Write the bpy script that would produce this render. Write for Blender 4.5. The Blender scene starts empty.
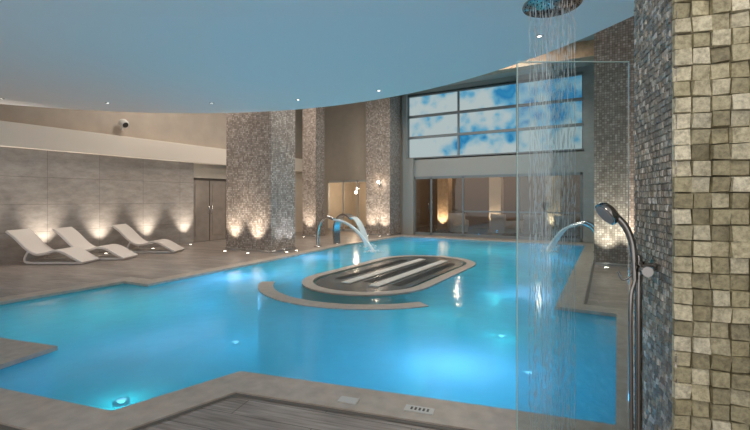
import bpy, math, random
from mathutils import Vector, Matrix
random.seed(7)
sc = bpy.context.scene
sc.view_settings.view_transform = 'Standard'
sc.view_settings.look = 'None'

# ---------------------------------------------------------------- helpers
class MB:
    def __init__(s): s.v=[]; s.f=[]; s.m=[]; s.sm=[]; s.c=[]
    def add(s, verts, faces, mat=0, smooth=False, col=(1,1,1)):
        o=len(s.v); s.v += [tuple(p) for p in verts]
        for f in faces:
            s.f.append([i+o for i in f]); s.m.append(mat); s.sm.append(smooth); s.c.append(col)
    def box(s,x0,x1,y0,y1,z0,z1,mat=0,col=(1,1,1)):
        v=[(x0,y0,z0),(x1,y0,z0),(x1,y1,z0),(x0,y1,z0),(x0,y0,z1),(x1,y0,z1),(x1,y1,z1),(x0,y1,z1)]
        s.add(v,[(0,3,2,1),(4,5,6,7),(0,1,5,4),(1,2,6,5),(2,3,7,6),(3,0,4,7)],mat,False,col)
    def tube(s,pts,r,mat=0,n=12,smooth=True,flat=1.0,side=None):
        pts=[Vector(p) for p in pts]; N=len(pts)
        if not hasattr(r,'__len__'): r=[r]*N
        T=[]
        for i in range(N):
            a=pts[max(i-1,0)]; b=pts[min(i+1,N-1)]; T.append((b-a).normalized())
        up=Vector(side) if side else (Vector((0,0,1)) if abs(T[0].z)<.9 else Vector((1,0,0)))
        u=(up-T[0]*up.dot(T[0])).normalized()
        V=[]
        for i in range(N):
            u=(u-T[i]*u.dot(T[i])).normalized(); w=T[i].cross(u)
            for k in range(n):
                a=2*math.pi*k/n
                V.append(pts[i]+u*(math.cos(a)*r[i])+w*(math.sin(a)*r[i]*flat))
        F=[]
        for i in range(N-1):
            for k in range(n):
                F.append((i*n+k,i*n+(k+1)%n,(i+1)*n+(k+1)%n,(i+1)*n+k))
        s.add(V,F,mat,smooth)
        s.add(V[:n],[tuple(range(n-1,-1,-1))],mat); s.add(V[-n:],[tuple(range(n))],mat)
    def cyl(s,p0,p1,r0,r1=None,mat=0,n=24):
        s.tube([p0,p1],[r0,r0 if r1 is None else r1],mat,n)
    def lathe(s,prof,c,mat=0,n=32):
        V=[];F=[]
        for (r,z) in prof:
            for k in range(n):
                a=2*math.pi*k/n; V.append((c[0]+r*math.cos(a),c[1]+r*math.sin(a),c[2]+z))
        for i in range(len(prof)-1):
            for k in range(n): F.append((i*n+k,i*n+(k+1)%n,(i+1)*n+(k+1)%n,(i+1)*n+k))
        s.add(V,F,mat,True)
    def strip(s,pts,y0,y1,t,mat=0):
        """side profile ribbon in xz extruded along y with thickness t"""
        P=[Vector((p[0],0,p[1])) for p in pts]; N=len(P); V=[]
        for i in range(N):
            d=(P[min(i+1,N-1)]-P[max(i-1,0)]).normalized(); nrm=Vector((-d.z,0,d.x))
            for (y,k) in ((y0,.5),(y1,.5),(y1,-.5),(y0,-.5)):
                q=P[i]+nrm*t*k; V.append((q.x,y,q.z))
        F=[]
        for i in range(N-1):
            for k in range(4):
                F.append((i*4+k,i*4+(k+1)%4,(i+1)*4+(k+1)%4,(i+1)*4+k))
        F.append((0,3,2,1)); F.append(tuple((N-1)*4+k for k in range(4)))
        s.add(V,F,mat,False)
    def build(s,name,mats,loc=(0,0,0),rz=0,parent=None,bevel=0,fixn=True,colattr=False,seg=2):
        me=bpy.data.meshes.new(name); me.from_pydata(s.v,[],s.f); me.update()
        for m in mats: me.materials.append(m)
        me.polygons.foreach_set('material_index',s.m); me.polygons.foreach_set('use_smooth',s.sm)
        if colattr:
            ca=me.color_attributes.new('Col','FLOAT_COLOR','CORNER')
            for p in me.polygons:
                for li in p.loop_indices: ca.data[li].color=(*s.c[p.index],1)
        if fixn:
            import bmesh
            bm=bmesh.new(); bm.from_mesh(me); bmesh.ops.recalc_face_normals(bm,faces=bm.faces); bm.to_mesh(me); bm.free()
        ob=bpy.data.objects.new(name,me); sc.collection.objects.link(ob)
        ob.location=loc; ob.rotation_euler=(0,0,rz)
        if parent: ob.parent=parent
        if bevel:
            b=ob.modifiers.new('bev','BEVEL'); b.width=bevel; b.segments=seg; b.limit_method='ANGLE'
        return ob

def catmull(pts,sub=6):
    P=[Vector(p) for p in pts]; P=[P[0]*2-P[1]]+P+[P[-1]*2-P[-2]]; out=[]
    for i in range(1,len(P)-2):
        for k in range(sub):
            t=k/sub; a,b,c,d=P[i-1],P[i],P[i+1],P[i+2]
            out.append(.5*((2*b)+(c-a)*t+(2*a-5*b+4*c-d)*t*t+(3*b-a-3*c+d)*t**3))
    out.append(P[-2]); return out

def polyfill(loops,z,name,mat,flip=False):
    import bmesh
    bm=bmesh.new(); E=[]
    for L in loops:
        vs=[bm.verts.new((x,y,z)) for x,y in L]
        for i in range(len(vs)): E.append(bm.edges.new((vs[i],vs[(i+1)%len(vs)])))
    bmesh.ops.triangle_fill(bm,use_beauty=True,use_dissolve=False,edges=E)
    for f in bm.faces:
        f.normal_update()
        if f.normal.z<0: f.normal_flip()
    me=bpy.data.meshes.new(name); bm.to_mesh(me); bm.free(); me.materials.append(mat)
    ob=bpy.data.objects.new(name,me); sc.collection.objects.link(ob); return ob

def offset(L,d):
    """offset closed CCW polygon outward by d (mitre)"""
    n=len(L); out=[]
    for i in range(n):
        p0=Vector(L[i-1]); p1=Vector(L[i]); p2=Vector(L[(i+1)%n])
        a=(p1-p0).normalized(); b=(p2-p1).normalized()
        na=Vector((a.y,-a.x)); nb=Vector((b.y,-b.x)); m=(na+nb)
        m=m/ max(.3,m.length_squared)*2
        q=p1+m*d; out.append((q.x,q.y))
    return out

# ---------------------------------------------------------------- materials
def newmat(name):
    m=bpy.data.materials.new(name); m.use_nodes=True; nt=m.node_tree; nt.nodes.clear()
    out=nt.nodes.new('ShaderNodeOutputMaterial'); return m,nt,out
def N(nt,t,**k):
    n=nt.nodes.new(t)
    for a,b in k.items(): setattr(n,a,b)
    return n
def ramp(nt,fac,stops):
    r=N(nt,'ShaderNodeValToRGB'); cr=r.color_ramp
    while len(cr.elements)<len(stops): cr.elements.new(.5)
    for e,(p,c) in zip(cr.elements,stops): e.position=p; e.color=(*c,1)
    nt.links.new(fac,r.inputs[0]); return r.outputs[0]
def math_(nt,op,a,b=None):
    n=N(nt,'ShaderNodeMath',operation=op)
    for i,x in enumerate((a,b)):
        if x is None: continue
        if isinstance(x,(int,float)): n.inputs[i].default_value=x
        else: nt.links.new(x,n.inputs[i])
    return n.outputs[0]

def plain(name,col,rough=.5,metal=0,spec=.5,emit=None,es=0,noise=0,bump=0,nscale=20):
    m,nt,out=newmat(name); b=N(nt,'ShaderNodeBsdfPrincipled'); nt.links.new(b.outputs[0],out.inputs[0])
    b.inputs['Base Color'].default_value=(*col,1); b.inputs['Roughness'].default_value=rough
    b.inputs['Metallic'].default_value=metal
    if noise or bump:
        tc=N(nt,'ShaderNodeTexCoord'); nz=N(nt,'ShaderNodeTexNoise'); nz.inputs['Scale'].default_value=nscale; nz.inputs['Detail'].default_value=5
        nt.links.new(tc.outputs['Object'],nz.inputs['Vector'])
        if noise:
            c=ramp(nt,nz.outputs['Fac'],[(.3,tuple(x*(1-noise) for x in col)),(.7,tuple(min(1,x*(1+noise)) for x in col))])
            nt.links.new(c,b.inputs['Base Color'])
        if bump:
            bp=N(nt,'ShaderNodeBump'); bp.inputs['Strength'].default_value=bump; bp.inputs['Distance'].default_value=.01
            nt.links.new(nz.outputs['Fac'],bp.inputs['Height']); nt.links.new(bp.outputs[0],b.inputs['Normal'])
    if emit: b.inputs['Emission Color'].default_value=(*emit,1); b.inputs['Emission Strength'].default_value=es
    return m
def emis(name,col,s):
    m,nt,out=newmat(name); e=N(nt,'ShaderNodeEmission'); e.inputs[0].default_value=(*col,1); e.inputs[1].default_value=s
    nt.links.new(e.outputs[0],out.inputs[0]); return m

def tiles(name,size,stops,grout,gw=.08,rough=.3,metal=0,bump=.6,horizontal=False,hsize=None,dist=.01,streak=None,mul=.6):
    """square/rect tile material from object coordinates"""
    m,nt,out=newmat(name); b=N(nt,'ShaderNodeBsdfPrincipled'); nt.links.new(b.outputs[0],out.inputs[0])
    tc=N(nt,'ShaderNodeTexCoord'); sp=N(nt,'ShaderNodeSeparateXYZ'); nt.links.new(tc.outputs['Object'],sp.inputs[0])
    if horizontal: u,v=sp.outputs[0],sp.outputs[1]
    else: u=math_(nt,'ADD',sp.outputs[0],sp.outputs[1]); v=sp.outputs[2]
    U=math_(nt,'DIVIDE',u,size); V=math_(nt,'DIVIDE',v,hsize or size)
    fu=math_(nt,'FRACT',U); fv=math_(nt,'FRACT',V)
    iu=math_(nt,'FLOOR',U); iv=math_(nt,'FLOOR',V)
    cb=N(nt,'ShaderNodeCombineXYZ'); nt.links.new(iu,cb.inputs[0]); nt.links.new(iv,cb.inputs[1])
    wn=N(nt,'ShaderNodeTexWhiteNoise',noise_dimensions='2D'); nt.links.new(cb.outputs[0],wn.inputs['Vector'])
    col=ramp(nt,wn.outputs['Value'],stops)
    au=math_(nt,'ABSOLUTE',math_(nt,'SUBTRACT',fu,.5)); av=math_(nt,'ABSOLUTE',math_(nt,'SUBTRACT',fv,.5))
    gu=math_(nt,'GREATER_THAN',au,.5-gw); gv=math_(nt,'GREATER_THAN',av,.5-gw*(size/(hsize or size)))
    g=math_(nt,'MAXIMUM',gu,gv)
    mx=N(nt,'ShaderNodeMix',data_type='RGBA'); nt.links.new(g,mx.inputs[0]); nt.links.new(col,mx.inputs[6]); mx.inputs[7].default_value=(*grout,1)
    nz=N(nt,'ShaderNodeTexNoise'); nz.inputs['Scale'].default_value=6; nz.inputs['Detail'].default_value=6
    if streak:
        mp=N(nt,'ShaderNodeMapping'); mp.inputs['Scale'].default_value=streak; nt.links.new(tc.outputs['Object'],mp.inputs[0]); nt.links.new(mp.outputs[0],nz.inputs['Vector'])
        nz.inputs['Scale'].default_value=1; nz.inputs['Detail'].default_value=9; nz.inputs['Roughness'].default_value=.72
    else: nt.links.new(tc.outputs['Object'],nz.inputs['Vector'])
    m2=N(nt,'ShaderNodeMix',data_type='RGBA',blend_type='MULTIPLY'); m2.inputs[0].default_value=mul
    nt.links.new(mx.outputs[2],m2.inputs[6]); nt.links.new(ramp(nt,nz.outputs['Fac'],[(.35,(.62,.61,.6)),(.65,(1.05,1.05,1.05))]),m2.inputs[7])
    nt.links.new(m2.outputs[2],b.inputs['Base Color'])
    b.inputs['Roughness'].default_value=rough; b.inputs['Metallic'].default_value=metal
    h=math_(nt,'MULTIPLY',math_(nt,'SUBTRACT',1,g),math_(nt,'ADD',math_(nt,'MULTIPLY',wn.outputs['Value'],.7),.3))
    bp=N(nt,'ShaderNodeBump'); bp.inputs['Strength'].default_value=bump; bp.inputs['Distance'].default_value=dist
    nt.links.new(h,bp.inputs['Height']); nt.links.new(bp.outputs[0],b.inputs['Normal'])
    return m

M_col=tiles('mosaic_column',.05,[(0,(.25,.205,.18)),(.4,(.35,.30,.27)),(.75,(.45,.395,.355)),(1,(.60,.54,.5))],(.18,.15,.13),.08,.45,0,.5)
M_stone=tiles('wall_stone_panels',1.2,[(0,(.34,.305,.28)),(1,(.385,.35,.325))],(.23,.205,.19),.005,.5,0,.3,hsize=.66,streak=(3,3,8),mul=.75)
M_pool=plain('pool_floor_finish',(.25,.68,.74),.5)
M_poolw=plain('pool_wall_finish',(.25,.66,.74),.5)
M_band=tiles('waterline_tiles',.1,[(0,(.2,.28,.3)),(1,(.32,.4,.42))],(.2,.2,.2),.06,.3,0,.2)

def woodfloor():
    m,nt,out=newmat('wood_look_floor'); b=N(nt,'ShaderNodeBsdfPrincipled'); nt.links.new(b.outputs[0],out.inputs[0])
    tc=N(nt,'ShaderNodeTexCoord'); mp=N(nt,'ShaderNodeMapping'); mp.inputs['Rotation'].default_value=(0,0,math.radians(-12))
    nt.links.new(tc.outputs['Object'],mp.inputs[0])
    br=N(nt,'ShaderNodeTexBrick'); br.inputs['Scale'].default_value=1; br.inputs['Brick Width'].default_value=1.2; br.inputs['Row Height'].default_value=.2
    br.inputs['Mortar Size'].default_value=.004; br.inputs['Color1'].default_value=(.225,.195,.175,1); br.inputs['Color2'].default_value=(.335,.295,.27,1); br.inputs['Mortar'].default_value=(.12,.1,.09,1)
    nt.links.new(mp.outputs[0],br.inputs[0])
    m2=N(nt,'ShaderNodeMapping'); m2.inputs['Scale'].default_value=(3,40,3); nt.links.new(mp.outputs[0],m2.inputs[0])
    nz=N(nt,'ShaderNodeTexNoise'); nz.inputs['Scale'].default_value=1; nz.inputs['Detail'].default_value=6; nt.links.new(m2.outputs[0],nz.inputs[0])
    mx=N(nt,'ShaderNodeMix',data_type='RGBA',blend_type='MULTIPLY'); mx.inputs[0].default_value=.9
    nt.links.new(br.outputs[0],mx.inputs[6]); nt.links.new(ramp(nt,nz.outputs['Fac'],[(.3,(.5,.48,.47)),(.68,(1.4,1.4,1.4))]),mx.inputs[7])
    nt.links.new(mx.outputs[2],b.inputs['Base Color']); b.inputs['Roughness'].default_value=.36
    bp=N(nt,'ShaderNodeBump'); bp.inputs['Strength'].default_value=.15; nt.links.new(nz.outputs['Fac'],bp.inputs['Height']); nt.links.new(bp.outputs[0],b.inputs['Normal'])
    return m
M_wood=woodfloor()

def water():
    m,nt,out=newmat('pool_water'); tr=N(nt,'ShaderNodeBsdfTransparent'); tr.inputs[0].default_value=(.4,.88,.94,1)
    tl=N(nt,'ShaderNodeBsdfTranslucent'); tl.inputs[0].default_value=(.6,.95,.97,1)
    df=N(nt,'ShaderNodeBsdfDiffuse'); df.inputs[0].default_value=(.01,.30,.34,1)
    a1=N(nt,'ShaderNodeMixShader'); a1.inputs[0].default_value=.38; nt.links.new(tl.outputs[0],a1.inputs[1]); nt.links.new(df.outputs[0],a1.inputs[2])
    a2=N(nt,'ShaderNodeMixShader'); a2.inputs[0].default_value=.28; nt.links.new(a1.outputs[0],a2.inputs[1]); nt.links.new(tr.outputs[0],a2.inputs[2])
    gl=N(nt,'ShaderNodeBsdfGlossy'); gl.inputs['Roughness'].default_value=.12
    fr=N(nt,'ShaderNodeFresnel'); fr.inputs[0].default_value=1.33
    tc=N(nt,'ShaderNodeTexCoord'); nz=N(nt,'ShaderNodeTexNoise'); nz.inputs['Scale'].default_value=2.2; nz.inputs['Detail'].default_value=3
    nt.links.new(tc.outputs['Object'],nz.inputs[0])
    bp=N(nt,'ShaderNodeBump'); bp.inputs['Strength'].default_value=.2; bp.inputs['Distance'].default_value=.05
    nt.links.new(nz.outputs['Fac'],bp.inputs['Height'])
    nt.links.new(bp.outputs[0],gl.inputs['Normal']); nt.links.new(bp.outputs[0],fr.inputs['Normal'])
    mx=N(nt,'ShaderNodeMixShader'); nt.links.new(fr.outputs[0],mx.inputs[0]); nt.links.new(a2.outputs[0],mx.inputs[1]); nt.links.new(gl.outputs[0],mx.inputs[2])
    nt.links.new(mx.outputs[0],out.inputs[0]); return m
M_water=water()
def glass(name,tint,ior=1.45,rough=.02,extra=0):
    m,nt,out=newmat(name); tr=N(nt,'ShaderNodeBsdfTransparent'); tr.inputs[0].default_value=(*tint,1)
    gl=N(nt,'ShaderNodeBsdfGlossy'); gl.inputs['Roughness'].default_value=rough
    fr=N(nt,'ShaderNodeFresnel'); fr.inputs[0].default_value=ior
    f=math_(nt,'ADD',fr.outputs[0],extra)
    mx=N(nt,'ShaderNodeMixShader'); nt.links.new(f,mx.inputs[0]); nt.links.new(tr.outputs[0],mx.inputs[1]); nt.links.new(gl.outputs[0],mx.inputs[2])
    nt.links.new(mx.outputs[0],out.inputs[0]); return m
M_glass=glass('shower_glass',(.86,.92,.93),1.5,.05,.03)
M_gedge=plain('glass_edge',(.45,.62,.6),.2)
M_wglass=glass('window_glass',(.8,.82,.83),1.5,.01,.02)
def streams():
    m,nt,out=newmat('falling_water'); tr=N(nt,'ShaderNodeBsdfTransparent'); tl=N(nt,'ShaderNodeBsdfPrincipled')
    tl.inputs['Base Color'].default_value=(.85,.95,1,1); tl.inputs['Roughness'].default_value=.1
    mx=N(nt,'ShaderNodeMixShader'); mx.inputs[0].default_value=.65
    nt.links.new(tr.outputs[0],mx.inputs[1]); nt.links.new(tl.outputs[0],mx.inputs[2]); nt.links.new(mx.outputs[0],out.inputs[0]); return m
M_stream=streams()

M_coping=plain('coping_stone',(.43,.375,.325),.42,noise=.15,nscale=9)
M_ring=plain('island_rim_stone',(.38,.34,.30),.4,noise=.12,nscale=9)
M_dark=plain('island_dark_tile',(.07,.085,.09),.25,noise=.3,nscale=30)
M_white=plain('white_stone',(.55,.55,.53),.4)
M_lounge=plain('white_fibreglass',(.72,.67,.63),.3)
M_ceil=plain('ceiling_white_paint',(.92,.90,.90),.7)
M_uceil=plain('upper_ceiling_paint',(.45,.40,.35),.8)
M_beige=plain('beige_plaster',(.47,.42,.36),.8,noise=.05,nscale=3)
M_fascia=plain('fascia_plaster',(.66,.6,.53),.7)
M_upwall=plain('upper_wall_paint',(.38,.33,.28),.8,noise=.08,nscale=2)
M_grey=plain('grey_metal_frame',(.2,.225,.24),.4,.1)
M_greyw=plain('grey_wall_paint',(.33,.335,.325),.6)
M_steel=plain('brushed_steel',(.6,.6,.6),.22,1)
M_chrome=plain('dark_chrome',(.35,.34,.33),.18,1)
M_face=plain('spray_face_grey',(.3,.3,.3),.5)
M_black=plain('black_rubber',(.02,.02,.02),.4)
M_door=plain('door_taupe',(.28,.24,.21),.5,noise=.1,nscale=5)
M_doorf=plain('door_frame_taupe',(.16,.13,.11),.5)
M_woodp=plain('wood_panel',(.45,.32,.21),.5,noise=.2,nscale=8)
M_lamp=emis('lamp_warm',(1,.88,.7),12)
M_lampc=emis('lamp_cool',(1,.95,.88),8)
M_lampb=emis('lamp_pool',(.5,.75,1),4)

def tilecol(name,rough,metal,bump):
    m,nt,out=newmat(name); b=N(nt,'ShaderNodeBsdfPrincipled'); nt.links.new(b.outputs[0],out.inputs[0])
    at=N(nt,'ShaderNodeAttribute',attribute_name='Col'); tc=N(nt,'ShaderNodeTexCoord')
    nz=N(nt,'ShaderNodeTexNoise'); nz.inputs['Scale'].default_value=60; nz.inputs['Detail'].default_value=8; nz.inputs['Roughness'].default_value=.7
    nt.links.new(tc.outputs['Object'],nz.inputs[0])
    mx=N(nt,'ShaderNodeMix',data_type='RGBA',blend_type='MULTIPLY'); mx.inputs[0].default_value=.9
    nt.links.new(at.outputs['Color'],mx.inputs[6]); nt.links.new(ramp(nt,nz.outputs['Fac'],[(.32,(.45,.43,.38)),(.6,(1.15,1.15,1.1))]),mx.inputs[7])
    nt.links.new(mx.outputs[2],b.inputs['Base Color']); b.inputs['Roughness'].default_value=rough; b.inputs['Metallic'].default_value=metal
    bp=N(nt,'ShaderNodeBump'); bp.inputs['Strength'].default_value=bump; bp.inputs['Distance'].default_value=.006
    nt.links.new(nz.outputs['Fac'],bp.inputs['Height']); nt.links.new(bp.outputs[0],b.inputs['Normal']); return m
M_tfront=tilecol('split_stone_mosaic',.45,0,.8)
M_tside=tilecol('metallic_mosaic',.25,.25,.3)
M_grout=plain('mosaic_grout',(.1,.09,.07),.8)

def floral():
    m,nt,out=newmat('floral_backlit_panel'); e=N(nt,'ShaderNodeEmission'); tc=N(nt,'ShaderNodeTexCoord')
    sp=N(nt,'ShaderNodeSeparateXYZ'); nt.links.new(tc.outputs['Object'],sp.inputs[0])
    nz=N(nt,'ShaderNodeTexNoise'); nz.inputs['Scale'].default_value=.8; nz.inputs['Detail'].default_value=1
    nt.links.new(tc.outputs['Object'],nz.inputs[0])
    vo=N(nt,'ShaderNodeTexVoronoi',feature='SMOOTH_F1'); vo.inputs['Scale'].default_value=2.2; vo.inputs['Smoothness'].default_value=.5
    va=N(nt,'ShaderNodeMix',data_type='RGBA',blend_type='ADD'); va.inputs[0].default_value=.5
    n2=N(nt,'ShaderNodeTexNoise'); n2.inputs['Scale'].default_value=2.5; n2.inputs['Detail'].default_value=3; nt.links.new(tc.outputs['Object'],n2.inputs[0])
    nt.links.new(tc.outputs['Object'],va.inputs[6]); nt.links.new(n2.outputs['Color'],va.inputs[7]); nt.links.new(va.outputs[2],vo.inputs['Vector'])
    g=math_(nt,'ADD',math_(nt,'MULTIPLY',sp.outputs[0],.03),math_(nt,'MULTIPLY',sp.outputs[2],.085))
    f=math_(nt,'ADD',nz.outputs['Fac'],math_(nt,'SUBTRACT',g,.11))
    f=math_(nt,'SUBTRACT',f,math_(nt,'MULTIPLY',math_(nt,'SUBTRACT',vo.outputs['Distance'],.2),.4))
    c=ramp(nt,f,[(.40,(.48,.57,.58)),(.50,(.36,.52,.58)),(.60,(.14,.40,.58)),(.70,(.025,.22,.46)),(.82,(.06,.32,.55))])
    nt.links.new(c,e.inputs[0]); e.inputs[1].default_value=.88; nt.links.new(e.outputs[0],out.inputs[0]); return m
M_floral=floral()

# ---------------------------------------------------------------- lights helper
def light(kind,name,loc,energy,col,parent=None,target=None,size=.05,angle=60,blend=.6,sizey=None):
    l=bpy.data.lights.new(name,kind); l.energy=energy; l.color=col
    if kind=='SPOT': l.spot_size=math.radians(angle); l.spot_blend=blend; l.shadow_soft_size=size
    elif kind=='POINT': l.shadow_soft_size=size
    elif kind=='AREA':
        l.shape='RECTANGLE' ; l.size=size; l.size_y=sizey or size
    o=bpy.data.objects.new(name,l); sc.collection.objects.link(o); o.location=loc
    if target is not None:
        o.rotation_euler=(Vector(target)-Vector(loc)).to_track_quat('-Z','Y').to_euler()
    if parent:
        o.location=Vector(loc)-parent.location; o.parent=parent
    return o

# ---------------------------------------------------------------- pool outline (CCW)
pool=[(-4.6,1.2),(-2.95,1.55),(-2.71,2.455),(-.59,2.93),(0.02,3.06),(0.02,6.1),(-.7,6.1),(-.85,14.8),(-7.3,14.8),(-7.5,10.9),
      (-7.2,8.2),(-6.9,4.25),(-7.5,4.2),(-7.5,1.4),(-5.5,1.81),(-4.77,1.97)]
polyfill([[(-12.6,-3),(3,-3),(3,15.9),(-12.6,15.9)],pool],0,'floor',M_wood)
WZ=-.035
w=polyfill([pool],WZ,'pool_water',M_water)
b=MB()
n=len(pool)
for i in range(n):
    p,q=pool[i],pool[(i+1)%n]
    b.add([(p[0],p[1],-1.3),(q[0],q[1],-1.3),(q[0],q[1],-.16),(p[0],p[1],-.16)],[(0,1,2,3)],0)
    b.add([(p[0],p[1],-.16),(q[0],q[1],-.16),(q[0],q[1],0),(p[0],p[1],0)],[(0,1,2,3)],1)
basin=b.build('pool_basin',[M_poolw,M_band],fixn=False)
pf=polyfill([pool],-1.3,'pool_bottom',M_pool); pf.parent=basin
# coping
b=MB(); ins=offset(pool,-.03); outp=offset(pool,.3); o2=offset(pool,.31); o3=offset(pool,.345)
for i in range(n):
    j=(i+1)%n
    I0,I1,O0,O1=ins[i],ins[j],outp[i],outp[j]
    b.add([(*I0,-.03),(*I1,-.03),(*O1,-.03),(*O0,-.03),(*I0,.012),(*I1,.012),(*O1,.012),(*O0,.012)],
          [(4,5,6,7),(0,1,5,4),(2,3,7,6),(0,3,2,1)],0)
    b.add([(*o2[i],.004),(*o2[j],.004),(*o3[j],.004),(*o3[i],.004)],[(0,1,2,3)],1)
b.build('pool_coping',[M_coping,plain('drain_slot_grey',(.12,.105,.09),.5)])

# island
b=MB()
def stadium(cx,y0,y1,r,k=20):
    P=[]
    for i in range(k+1):
        a=math.pi+math.pi*i/k; P.append((cx+r*math.cos(a),y0+r*math.sin(a)))
    for i in range(k+1):
        a=math.pi*i/k; P.append((cx+r*math.cos(a),y1+r*math.sin(a)))
    return P
def ringwall(b,A,B,z0,z1,mat):
    n=len(A)
    for i in range(n):
        j=(i+1)%n
        b.add([(*A[i],z0),(*A[j],z0),(*B[j],z0),(*B[i],z0),(*A[i],z1),(*A[j],z1),(*B[j],z1),(*B[i],z1)],
              [(4,5,6,7),(0,1,5,4),(2,3,7,6)],mat)
S0=stadium(-3.9,6.5,9.0,1.18); S1=stadium(-3.9,6.5,9.0,.98)
ringwall(b,S0,S1,-1.3,-.008,0)
S2=stadium(-3.9,6.45,9.05,.90)
b.add([(x,y,-.022) for x,y in S2]+[(x,y,-1.3) for x,y in S2],[tuple(range(len(S2)))]+[(i,(i+1)%len(S2),(i+1)%len(S2)+len(S2),i+len(S2)) for i in range(len(S2))],1)
for x in (-4.12,-3.55):
    b.box(x-.09,x+.09,6.1,9.45,-.022,-.006,2)
for x in (-4.45,-3.83,-3.25):
    for k in range(28): b.box(x-.09,x+.09,6.4+k*.1,6.43+k*.1,-.022,-.014,3)
# curved seat wall around the near end
A=[];B=[]
for i in range(29):
    a=math.radians(212+ (325-212)*i/28); A.append((-3.85+1.95*math.cos(a),6.5+1.95*math.sin(a))); B.append((-3.85+1.70*math.cos(a),6.5+1.70*math.sin(a)))
for i in range(28):
    b.add([(*A[i],-1.3),(*A[i+1],-1.3),(*B[i+1],-1.3),(*B[i],-1.3),(*A[i],-.02),(*A[i+1],-.02),(*B[i+1],-.02),(*B[i],-.02)],
          [(4,5,6,7),(0,1,5,4),(2,3,7,6)]+([(0,4,7,3)] if i==0 else [])+([(1,2,6,5)] if i==27 else []),0)
b.build('pool_island',[M_ring,M_dark,M_white,M_black])

# ---------------------------------------------------------------- shell
b=MB(); b.box(-12.5,-12.1,-3,9.0,0,2.64,0); b.build('wall_left',[M_stone])
b=MB(); b.box(-12.5,-12.2,10.52,15.7,0,2.64,0); b.build('wall_left_far',[M_beige])
b=MB(); b.box(-12.5,-12.2,9.0,10.52,2.17,2.64,0); b.build('wall_left_lintel',[M_beige])
b=MB(); b.box(-12.6,-11.92,-3,15.7,2.64,3.2,0); b.build('trim_fascia_left',[M_fascia],bevel=.01)
b=MB(); b.box(-12.9,-12.5,-3,15.9,3.2,5.9,0); b.build('wall_left_upper',[M_upwall])
# door
b=MB()
b.box(-12.42,-12.3,9.01,10.51,0,2.16,1)
for y0,y1 in ((9.08,9.74),(9.77,10.44)):
    b.box(-12.32,-12.26,y0,y1,.01,2.08,0)
    b.box(-12.27,-12.25,y0+.1,y1-.1,.2,.95,0); b.box(-12.27,-12.25,y0+.1,y1-.1,1.1,1.95,0)
for y in (9.69,9.82):
    b.tube([(-12.26,y,.95),(-12.2,y,.95),(-12.2,y,1.2),(-12.26,y,1.2)],.012,2)
b.build('door_1',[M_door,M_doorf,M_steel])
# far wall
Y0,Y1=15.7,15.9
b=MB(); b.box(-12.5,-11.6,Y0,Y1,0,5.9,0); b.box(-11.6,-9.2,Y0,Y1,2.3,5.9,0); b.box(-9.2,-7.66,Y0,Y1,0,5.9,0)
b.build('wall_far_left',[M_beige])
b=MB()
b.box(-7.66,-7.2,Y0-.15,Y1,0,3.1,0); b.box(-7.66,-7.5,Y0-.15,Y1,3.1,5.9,0); b.box(-7.2,-1.0,Y0,Y1,2.36,3.1,0); b.box(-1.0,1.3,Y0,Y1,0,5.9,0)
b.box(-7.5,-1.0,Y0,Y1,5.68,5.9,0)
b.build('wall_far',[M_greyw])
b=MB(); b.box(1.3,1.5,3.6,15.9,0,5.9,0); b.build('wall_right',[M_beige])
# upper windows
b=MB(); xs=[0,2.15,4.36,6.5]; zs=[0,.86,1.72,2.58]
b.box(0,6.5,.08,.1,0,2.58,1)
for x in xs: b.box(x-.035,x+.035,0,.1,0,2.58,0)
for z in zs: b.box(-.03,6.53,0-.02,.1,z-.05,z+.05,0)
b.build('window_1',[M_grey,M_floral],loc=(-7.5,15.72,3.1))
# lower glazing
b=MB()
for x in (-7.2,-6.47,-5.16,-3.1,-1.05): b.box(x-.03,x+.03,Y0,Y0+.1,0,2.36,0)
b.box(-7.2,-1.0,Y0,Y0+.1,2.26,2.36,0); b.box(-7.2,-1.0,Y0,Y0+.1,0,.1,0); b.box(-5.16,-1.0,Y0,Y0+.08,.95,1.0,0)
b.box(-7.2,-1.0,Y0+.04,Y0+.055,.1,2.26,1)
for x in (-6.4,-6.54): b.tube([(x,Y0,1.0),(x,Y0-.05,1.0),(x,Y0-.05,1.3),(x,Y0,1.3)],.012,2)
b.build('window_2',[M_grey,M_wglass,M_steel])
# rooms beyond
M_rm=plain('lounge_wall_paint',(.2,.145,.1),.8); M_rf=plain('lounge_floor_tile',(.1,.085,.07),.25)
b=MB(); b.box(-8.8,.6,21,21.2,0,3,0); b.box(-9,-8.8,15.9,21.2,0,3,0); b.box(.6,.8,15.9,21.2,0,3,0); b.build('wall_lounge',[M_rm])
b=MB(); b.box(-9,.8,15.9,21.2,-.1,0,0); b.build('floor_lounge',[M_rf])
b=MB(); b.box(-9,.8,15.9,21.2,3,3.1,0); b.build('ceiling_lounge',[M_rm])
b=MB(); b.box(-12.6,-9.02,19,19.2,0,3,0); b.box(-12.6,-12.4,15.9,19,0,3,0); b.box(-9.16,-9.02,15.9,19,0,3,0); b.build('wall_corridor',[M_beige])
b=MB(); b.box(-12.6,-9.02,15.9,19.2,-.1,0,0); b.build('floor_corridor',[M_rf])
b=MB(); b.box(-12.6,-9.02,15.9,19.2,3,3.1,0); b.build('ceiling_corridor',[M_beige])
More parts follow.
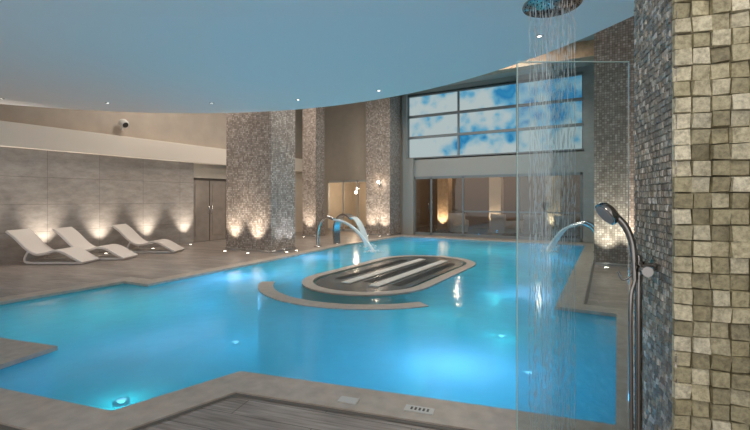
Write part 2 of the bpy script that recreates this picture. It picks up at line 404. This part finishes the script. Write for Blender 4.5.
# glazed frame at corridor opening
b=MB()
for x in (-11.6,-10.75,-9.98,-9.2): b.box(x-.03 if x>-11.6 else x,x+.03 if x<-9.2 else x,15.74,15.8,0,2.3,0)
b.box(-11.6,-9.2,15.74,15.8,2.2,2.3,0); b.box(-11.6,-9.98,15.74,15.8,0,.1,0)
b.build('window_3',[M_white])
for i,(x,y) in enumerate([(-6.6,17.6),(-4.6,18.6),(-2.2,18.2)]):
    b=MB(); b.box(x-.25,x+.25,y-.25,y+.25,0,3,0); b.box(x-.3,x+.3,y-.3,y+.3,0,.12,0); c=b.build('lounge_column',[M_woodp if i==0 else M_beige])
    light('SPOT','uplight',(x,y-.5,.15),220 if i==0 else 130,(1,.74,.48),c,(x,y-.25,2.5),angle=80)
for x in (-7.3,-5.6,-3.6,-1.5):
    b=MB(); b.lathe([(0,0),(.09,0),(.1,.03),(0,.035)],(0,0,0),0); c=b.build('ceiling_spotlight',[M_lamp],loc=(x,17.2,2.965))
    light('POINT','bulb',(x,17.2,2.85),34,(1,.72,.46),c)
    b=MB(); b.lathe([(0,0),(.07,0),(.08,.03),(0,.035)],(0,0,0),0); c=b.build('ceiling_spotlight',[M_lamp],loc=(x+.6,19.6,2.965))
    light('POINT','bulb',(x+.6,19.6,2.85),28,(1,.7,.42),c)
def armchair(x,y,rz):
    b=MB(); b.box(-.35,.35,-.35,.35,.12,.4,0); b.box(-.35,.35,.25,.38,.4,.85,0); b.box(-.38,-.25,-.35,.35,.3,.6,0); b.box(.25,.38,-.35,.35,.3,.6,0)
    for sx in(-.3,.3):
        for sy in (-.3,.3): b.cyl((sx,sy,0),(sx,sy,.14),.02,.025,1,8)
    b.build('armchair',[M_lounge,M_doorf],loc=(x,y,0),rz=rz,bevel=.03)
armchair(-5.7,16.7,.5); armchair(-3.9,17.0,2.6); armchair(-2.9,17.2,3.5); armchair(-1.6,17.0,2.9)
for x,y,z in ((-10.9,17.2,1.95),(-10.2,17.8,1.9),(-10.6,16.6,1.75)):
    b=MB(); b.lathe([(.02,.1),(.05,.07),(.07,0),(.055,-.05),(.0,-.06)],(0,0,0),0); b.cyl((0,0,.1),(0,0,3.0-z),.006,mat=1,n=6)
    c=b.build('pendant_lamp',[M_lamp,M_doorf],loc=(x,y,z)); light('POINT','bulb',(x,y,z-.2),32,(1,.76,.52),c)

# ceilings
b=MB(); b.box(-12.9,3,-3,15.9,5.9,6.0,0); b.build('ceiling_upper',[M_uceil])
b=MB(); K=160; cx,cy,R=-5,0,7.55
ring=[(cx+R*math.cos(2*math.pi*i/K),cy+R*math.sin(2*math.pi*i/K)) for i in range(K)]
ring=[(max(x,-12.48),y) for x,y in ring]
b.add([(x,y,3.5) for x,y in ring]+[(x,y,3.75) for x,y in ring],[tuple(range(K)),tuple(range(2*K-1,K-1,-1))]+[(i,(i+1)%K,(i+1)%K+K,i+K) for i in range(K)],0)
b.build('ceiling',[M_ceil])
b=MB(); b.box(-7.4,1.3,13.2,13.6,5.45,5.9,0); b.box(-7.4,1.3,10.6,11.0,5.45,5.9,0); b.build('trim_ceiling_beam',[M_woodp])
for (x,y) in [(-10.86,3.6),(-7.5,6.02),(-3.9,6.9),(-.85,5.6),(-9.4,4.9),(-5.7,6.7)]:
    b=MB(); b.lathe([(0,-.004),(.03,-.004)],(0,0,0),0); b.lathe([(.03,-.012),(.05,-.012),(.055,0)],(0,0,0),1)
    c=b.build('added_fill_spot',[M_lampc,M_white],loc=(x,y,3.5)); light('SPOT','bulb',(x,y,3.46),42,(1,.88,.78),c,(x,y,0),angle=120,blend=.8,size=.1)
for (x,y,tx,ty,tz,e) in [(.2,.5,.5,1.8,1.3,65),(-2.2,1.2,-2,2,0,50)]:  # unseen spots added to brighten the pier and near deck
    b=MB(); b.lathe([(0,-.004),(.03,-.004)],(0,0,0),0); b.lathe([(.03,-.012),(.05,-.012),(.055,0)],(0,0,0),1)
    c=b.build('added_fill_spot',[M_lampc,M_white],loc=(x,y,3.5)); light('SPOT','bulb',(x,y,3.46),e,(1,.92,.8),c,(tx,ty,tz),angle=90,blend=.9)
for (x,y) in [(-5.5,9.5),(-2.5,11.9),(-5,12.1),(-9.5,11),(-10.5,7.5)]:  # warm fill panels added to brighten the upper part of the hall
    b=MB(); b.box(-.6,.6,-.6,.6,-.04,0,0); b.box(-.55,.55,-.55,.55,-.045,-.04,1)
    c=b.build('added_fill_panel',[M_white,emis('panel_glow',(1,.88,.72),1.5)],loc=(x,y,5.9))
    light('AREA','panel',(x,y,5.84),105,(1,.88,.76),c,(x,y,0),size=1.1)

# ---------------------------------------------------------------- mosaic columns
def uplight(x,y,tx,ty,e=28,col=(1,.87,.7),ang=75,tz=1.7):
    b=MB(); b.lathe([(0,.006),(.045,.006)],(0,0,0),0,20); b.lathe([(.045,.01),(.065,.01),(.07,0)],(0,0,0),1,20)
    c=b.build('floor_uplight',[M_lamp,M_steel],loc=(x,y,.001)); light('SPOT','bulb',(x,y,.03),e,col,c,(tx,ty,tz),angle=ang,blend=1,size=.04)
def column(x0,x1,y0,y1):
    b=MB(); b.box(x0,x1,y0,y1,0,5.9,0); b.box(x0-.02,x1+.02,y0-.02,y1+.02,0,.06,1)
    b.build('mosaic_column',[M_col,M_steel])
column(-9.8,-8.06,8.37,9.35)
column(-10.7,-10.05,12.85,13.4)
column(-8.85,-7.75,14.6,15.5)
column(-.45,1.0,10.5,11.5)
for x in (-9.45,-8.55): uplight(x,8.02,x,8.4,190)
for y in (8.7,9.1): uplight(-7.80,y,-8.06,y,35,(.85,.92,1))
uplight(-10.35,12.5,-10.35,12.87,150)
for x in (-8.55,-8.0): uplight(x,14.24,x,14.62,150)
for x in (-.2,.35): uplight(x,10.12,x,10.52,220)
for y in (3.5,4.8,6.1,7.4,8.65): uplight(-11.78,y,-12.16,y,150,(1,.9,.76),66)
# wall lamp on far column
b=MB(); b.box(-.05,.05,-.1,0,-.06,.06,1); b.lathe([(.0,.06),(.05,.06),(.05,.14),(.0,.14)],(0,-.12,-.03),0)
c=b.build('wall_lamp',[M_lamp,M_steel],loc=(-8.2,14.59,2.05)); light('POINT','bulb',(-8.2,14.35,2.1),8,(1,.8,.6),c)

# speaker
b=MB(); b.lathe([(0,-.1),(.1,-.1),(.12,-.06),(.12,.06),(.1,.1),(0,.1)],(0,0,0),0,24); b.box(-.2,-.02,-.03,.03,-.04,.04,0); b.lathe([(0,-.105),(.08,-.105)],(0,0,0),1)
o=b.build('wall_speaker',[M_white,M_black],loc=(-12.3,6.85,3.62),bevel=0); o.rotation_euler=(0,math.radians(-60),0)

# ---------------------------------------------------------------- loungers
def lounger(x,y,rz):
    b=MB()
    prof=catmull([(0,.74,0),(.18,.60,0),(.42,.36,0),(.62,.235,0),(.82,.235,0),(1.05,.30,0),(1.25,.26,0),(1.5,.12,0),(1.66,.035,0)],5)
    b.strip([(p[0],p[1]) for p in prof],-.31,.31,.055,0)
    base=catmull([(.46,.30,0),(.38,.14,0),(.42,.045,0),(.7,.03,0),(1.1,.03,0),(1.64,.03,0)],5)
    b.strip([(p[0],p[1]) for p in base],-.27,.27,.05,0)
    b.build('sun_lounger',[M_lounge],loc=(x,y,0),rz=rz,bevel=.012)
rz=math.radians(31)
lounger(-11.82,4.2,rz); lounger(-11.70,5.04,rz); lounger(-11.82,6.45,rz)

# ---------------------------------------------------------------- water spouts
def swan(x,y,dirx,h=.88,reach=2.0,flat=False):
    b=MB(); s=dirx
    neck=catmull([(0,0,0),(0,0,h*.45),(s*.1,0,h*.8),(s*.32,0,h),(s*.6,0,h*.93)],6)
    if flat:
        b.strip([(p.x,p.z) for p in catmull([(0,0,0),(-s*.02,0,h*.5),(s*.1,0,h*.85),(s*.35,0,h),(s*.62,0,h*.86)],6)],-.17,.17,.05,0)
    else: b.tube(neck,.045,0,14)
    b.lathe([(.0,.02),(.11,.02),(.12,0)],(0,0,0),0)
    st=Vector((s*.58,0,h*.91)); L=reach-.6
    J=[(st.x+s*L*t, 0, st.z+ .05*t - (st.z+.12)*t*t) for t in [i/14 for i in range(15)]]
    if flat: b.strip([(p[0],p[2]) for p in J],-.16,.16,.02,1)
    else: b.tube(J,[.03+.03*i/14 for i in range(15)],1,10)
    for i in range(26):
        a=random.random()*6.28; r=random.random()*.28; q=random.uniform(.015,.045)
        cxx=J[-1][0]+r*math.cos(a); cyy=r*math.sin(a)
        b.lathe([(0,-q),(q*.8,-q*.5),(q,0),(q*.6,q*.6),(0,q)],(cxx,cyy,WZ),1,8)
    b.build('water_spout',[M_steel,M_stream],loc=(x,y,.012))
swan(-7.9,10.2,1,.9,2.0); swan(-7.9,11.2,1,.95,1.2,True)
swan(-.45,12.8,-1,.75,1.3); swan(-.45,13.9,-1,.75,1.3)

# ---------------------------------------------------------------- skimmer covers / depth tile
b=MB(); b.box(-.07,.07,-.04,.04,0,.008,0); b.box(-.06,.06,-.03,.03,.008,.01,0); b.build('skimmer_cover',[M_white],loc=(-1.66,2.50,.012),rz=.2,bevel=.003)
b=MB(); b.box(-.1,.1,-.04,.04,0,.006,0)
for k in range(5): b.box(-.06+k*.028,-.045+k*.028,-.018,.018,.006,.0075,1)
b.build('depth_marker',[M_white,M_black],loc=(-1.17,2.63,.012),rz=.2)

# ---------------------------------------------------------------- foreground pier
PR=math.radians(12); PC=(.166,1.77,0)
b=MB(); b.box(.012,1.1,.012,.52,0,3.49,0)
def tile(b,o,a,bb,n,w,h,dep,mat,col,inset,tilt=.12,gap=.03):
    o=Vector(o); a=Vector(a); bb=Vector(bb); n=Vector(n); g=gap*w
    base=[o+a*g+bb*g,o+a*(w-g)+bb*g,o+a*(w-g)+bb*(h-g),o+a*g+bb*(h-g)]
    i=inset*w; tp=[]
    tx=random.uniform(-1,1)*tilt*w; ty=random.uniform(-1,1)*tilt*w
    for (sx,sy,px,py) in ((g+i,g+i,-1,-1),(w-g-i,g+i,1,-1),(w-g-i,h-g-i,1,1),(g+i,h-g-i,-1,1)):
        q=random.uniform(-.0025,.0025)*w/.05
        tp.append(o+a*(sx+q)+bb*(sy-q)+n*(dep+tx*px*.5+ty*py*.5))
    b.add(base+tp,[(4,5,6,7),(0,1,5,4),(1,2,6,5),(2,3,7,6),(3,0,4,7)],mat,False,col)
ts=.0545
pal=[(.34,.305,.195),(.46,.42,.29),(.57,.53,.40),(.39,.355,.235),(.66,.62,.49),(.28,.25,.16),(.5,.46,.33)]
for r in range(64):
    for c in range(19):
        k=random.choice(pal); j=random.uniform(.85,1.15)
        tile(b,(c*ts,.012,r*ts),(1,0,0),(0,0,1),(0,-1,0),ts,ts,random.uniform(.006,.024),1,tuple(x*j for x in k),.04,.18,.012)
ts2=.026
pal2=[(.32,.29,.26),(.46,.43,.39),(.22,.2,.185),(.4,.355,.3),(.66,.63,.6),(.29,.29,.28)]
for r in range(int(3.5/ts2)):
    for c in range(20):
        k=random.choice(pal2)
        tile(b,(.012,c*ts2,r*ts2),(0,1,0),(0,0,1),(-1,0,0),ts2,ts2,random.uniform(.002,.006),2,k,.1)
b.build('mosaic_pier',[M_grout,M_tfront,M_tside],loc=PC,rz=PR,colattr=True)

# glass screen
gl=Vector((-.403,2.019)); gr=Vector((.045,2.278)); L=(gr-gl).length
b=MB(); b.box(0,L,-.005,.005,.02,2.086,0); b.box(-.002,.001,-.0055,.0055,.02,2.086,1); b.box(0,L,-.0055,.0055,2.085,2.088,1); b.box(L*.2,L*.2+.06,-.02,.02,0,.05,2); b.box(L*.8,L*.8+.06,-.02,.02,0,.05,2)
b.build('shower_screen',[M_glass,M_gedge,M_steel],loc=(gl.x,gl.y,0),rz=math.atan2(gr.y-gl.y,gr.x-gl.x))

# rain shower head
sx,sy,sz=-.325,2.58,2.55
b=MB(); b.lathe([(0,0),(.155,0),(.16,.006),(.158,.014),(.04,.03),(.022,.05),(.014,.06)],(0,0,0),0,48); b.cyl((0,0,.05),(0,0,3.5-sz),.012,mat=0,n=16); b.lathe([(.012,3.47-sz),(.05,3.49-sz),(.05,3.5-sz)],(0,0,0),0)
for rr,kk in ((.03,6),(.06,12),(.09,18),(.12,24),(.145,30)):
    for i in range(kk):
        a=2*math.pi*i/kk; b.lathe([(0,-.004),(.003,-.004),(.004,0)],(rr*math.cos(a),rr*math.sin(a),0),1,6)
b.build('rain_shower_head',[M_chrome,M_black],loc=(sx,sy,sz))
b=MB()
for rr,kk in ((.03,6),(.06,12),(.09,17),(.12,22)):
    for i in range(kk):
        a=2*math.pi*i/kk+random.random()*.2; x=rr*math.cos(a); y=rr*math.sin(a); z=sz-.01
        while z>.05:
            l=random.uniform(.03,.09); l=min(l,z-.03)
            jx=random.uniform(-.004,.004)
            b.tube([(x+jx,y,z),(x+jx,y,z-l*.5),(x+jx,y,z-l)],[.0008,.0018,.0008],0,5)
            z-=l+random.uniform(.01,.05)
b.build('shower_water',[M_stream],loc=(sx,sy,0))

# hand shower rail (pier-local coords: x right, y depth; wall at x=0)
b=MB(); px,py=-.05,.215
b.cyl((px,py,.35),(px,py,1.215),.0135,mat=0,n=20); b.lathe([(.0135,1.215),(.0135,1.225),(0,1.23)],(px,py,0),0,20)
for z in (.42,1.19):
    b.cyl((.0,py,z),(px,py,z),.009,mat=0,n=14); b.cyl((.006,py,z),(-.004,py,z),.022,mat=0,n=20)
b.cyl((px-.02,py,1.175),(px+.02,py,1.175),.024,mat=0,n=24); b.cyl((px,py,1.15),(px,py,1.205),.021,mat=0,n=20)
b.cyl((px+.0,py-.1,1.18),(px,py,1.18),.012,mat=0,n=14); b.cyl((px,py-.12,1.18),(px,py-.08,1.18),.019,mat=0,n=20)
hp=catmull([(px-.02,py-.03,1.13),(px-.022,py-.03,1.20),(px-.03,py-.03,1.28),(px-.055,py-.03,1.345),(px-.095,py-.03,1.39)],6)
b.tube(hp,[.011+.004*i/len(hp) for i in range(len(hp))],0,14)
hc=Vector((px-.115,py-.03,1.395)); dirn=Vector((-.75,-.25,-.6)).normalized()
b.tube([hc-dirn*.022,hc-dirn*.016,hc,hc+dirn*.014],[.02,.04,.05,.05],0,32); b.tube([hc+dirn*.0141,hc+dirn*.0175],[.043,.041],2,32)
hose=catmull([(px-.02,py-.03,1.13),(px-.035,py-.035,1.05),(px-.035,py-.035,.8),(px-.03,py-.03,.5),(px-.01,py,.38)],8)
b.tube(hose,.0075,0,10)
b.tube(catmull([(px,py,1.21),(px-.03,py-.02,1.15),(px-.06,py-.02,1.13),(px-.075,py-.02,1.16)],5),.004,0,8)
b.build('hand_shower',[M_chrome,M_steel,M_face],loc=PC,rz=PR)

# ---------------------------------------------------------------- pool lights and added teal fill
BL=(.22,.5,1.0); TE_FILL=(.08,.66,.68)  # teal entries are fill points added to tint the water between lamps
pl=[(-1.3,3.6,-.55,27,BL),(-6.3,5.6,-.55,30,BL),(-3.2,4.0,-1.0,8,BL),(-1.2,6.9,-.55,19,BL),(-6.6,8.6,-.55,24,BL),(-4.3,2.6,-.7,10,BL),
    (-2.0,14.0,-.6,24,BL),(-6.0,14.0,-.6,24,BL),(-1.4,11,-.6,18,BL),(-2.0,8.5,-1.05,14,TE_FILL),(-5.8,6.9,-1.05,17,TE_FILL),(-3,12,-1.05,28,TE_FILL),(-5.5,11.8,-1.05,28,TE_FILL),(-5.8,3.2,-1.05,24,TE_FILL),(-1.9,5.0,-1.05,14,TE_FILL)]
for (x,y,z,e,c) in pl:
    b=MB(); b.lathe([(0,.03),(.07,.03)],(0,0,0),0,20); b.lathe([(.07,.04),(.1,.03),(.11,0)],(0,0,0),1,20)
    o=b.build('pool_light',[M_lampb,M_steel],loc=(x,y,-1.3)); light('POINT','bulb',(x,y,z),e,c,o,size=.12)

# soft ambient fill, added; the room is left unmodelled behind the camera
wd=bpy.data.worlds.new('ambience'); sc.world=wd; wd.use_nodes=True
wd.node_tree.nodes['Background'].inputs[0].default_value=(1,.96,.93,1); wd.node_tree.nodes['Background'].inputs[1].default_value=1.05

cam=bpy.data.cameras.new('camera'); co=bpy.data.objects.new('camera',cam); sc.collection.objects.link(co)
co.location=(0,0,1.45); co.rotation_euler=(math.radians(90),0,math.radians(30)); cam.sensor_width=36; cam.lens=20.16; cam.shift_y=-.0213; cam.clip_start=.02
sc.camera=co
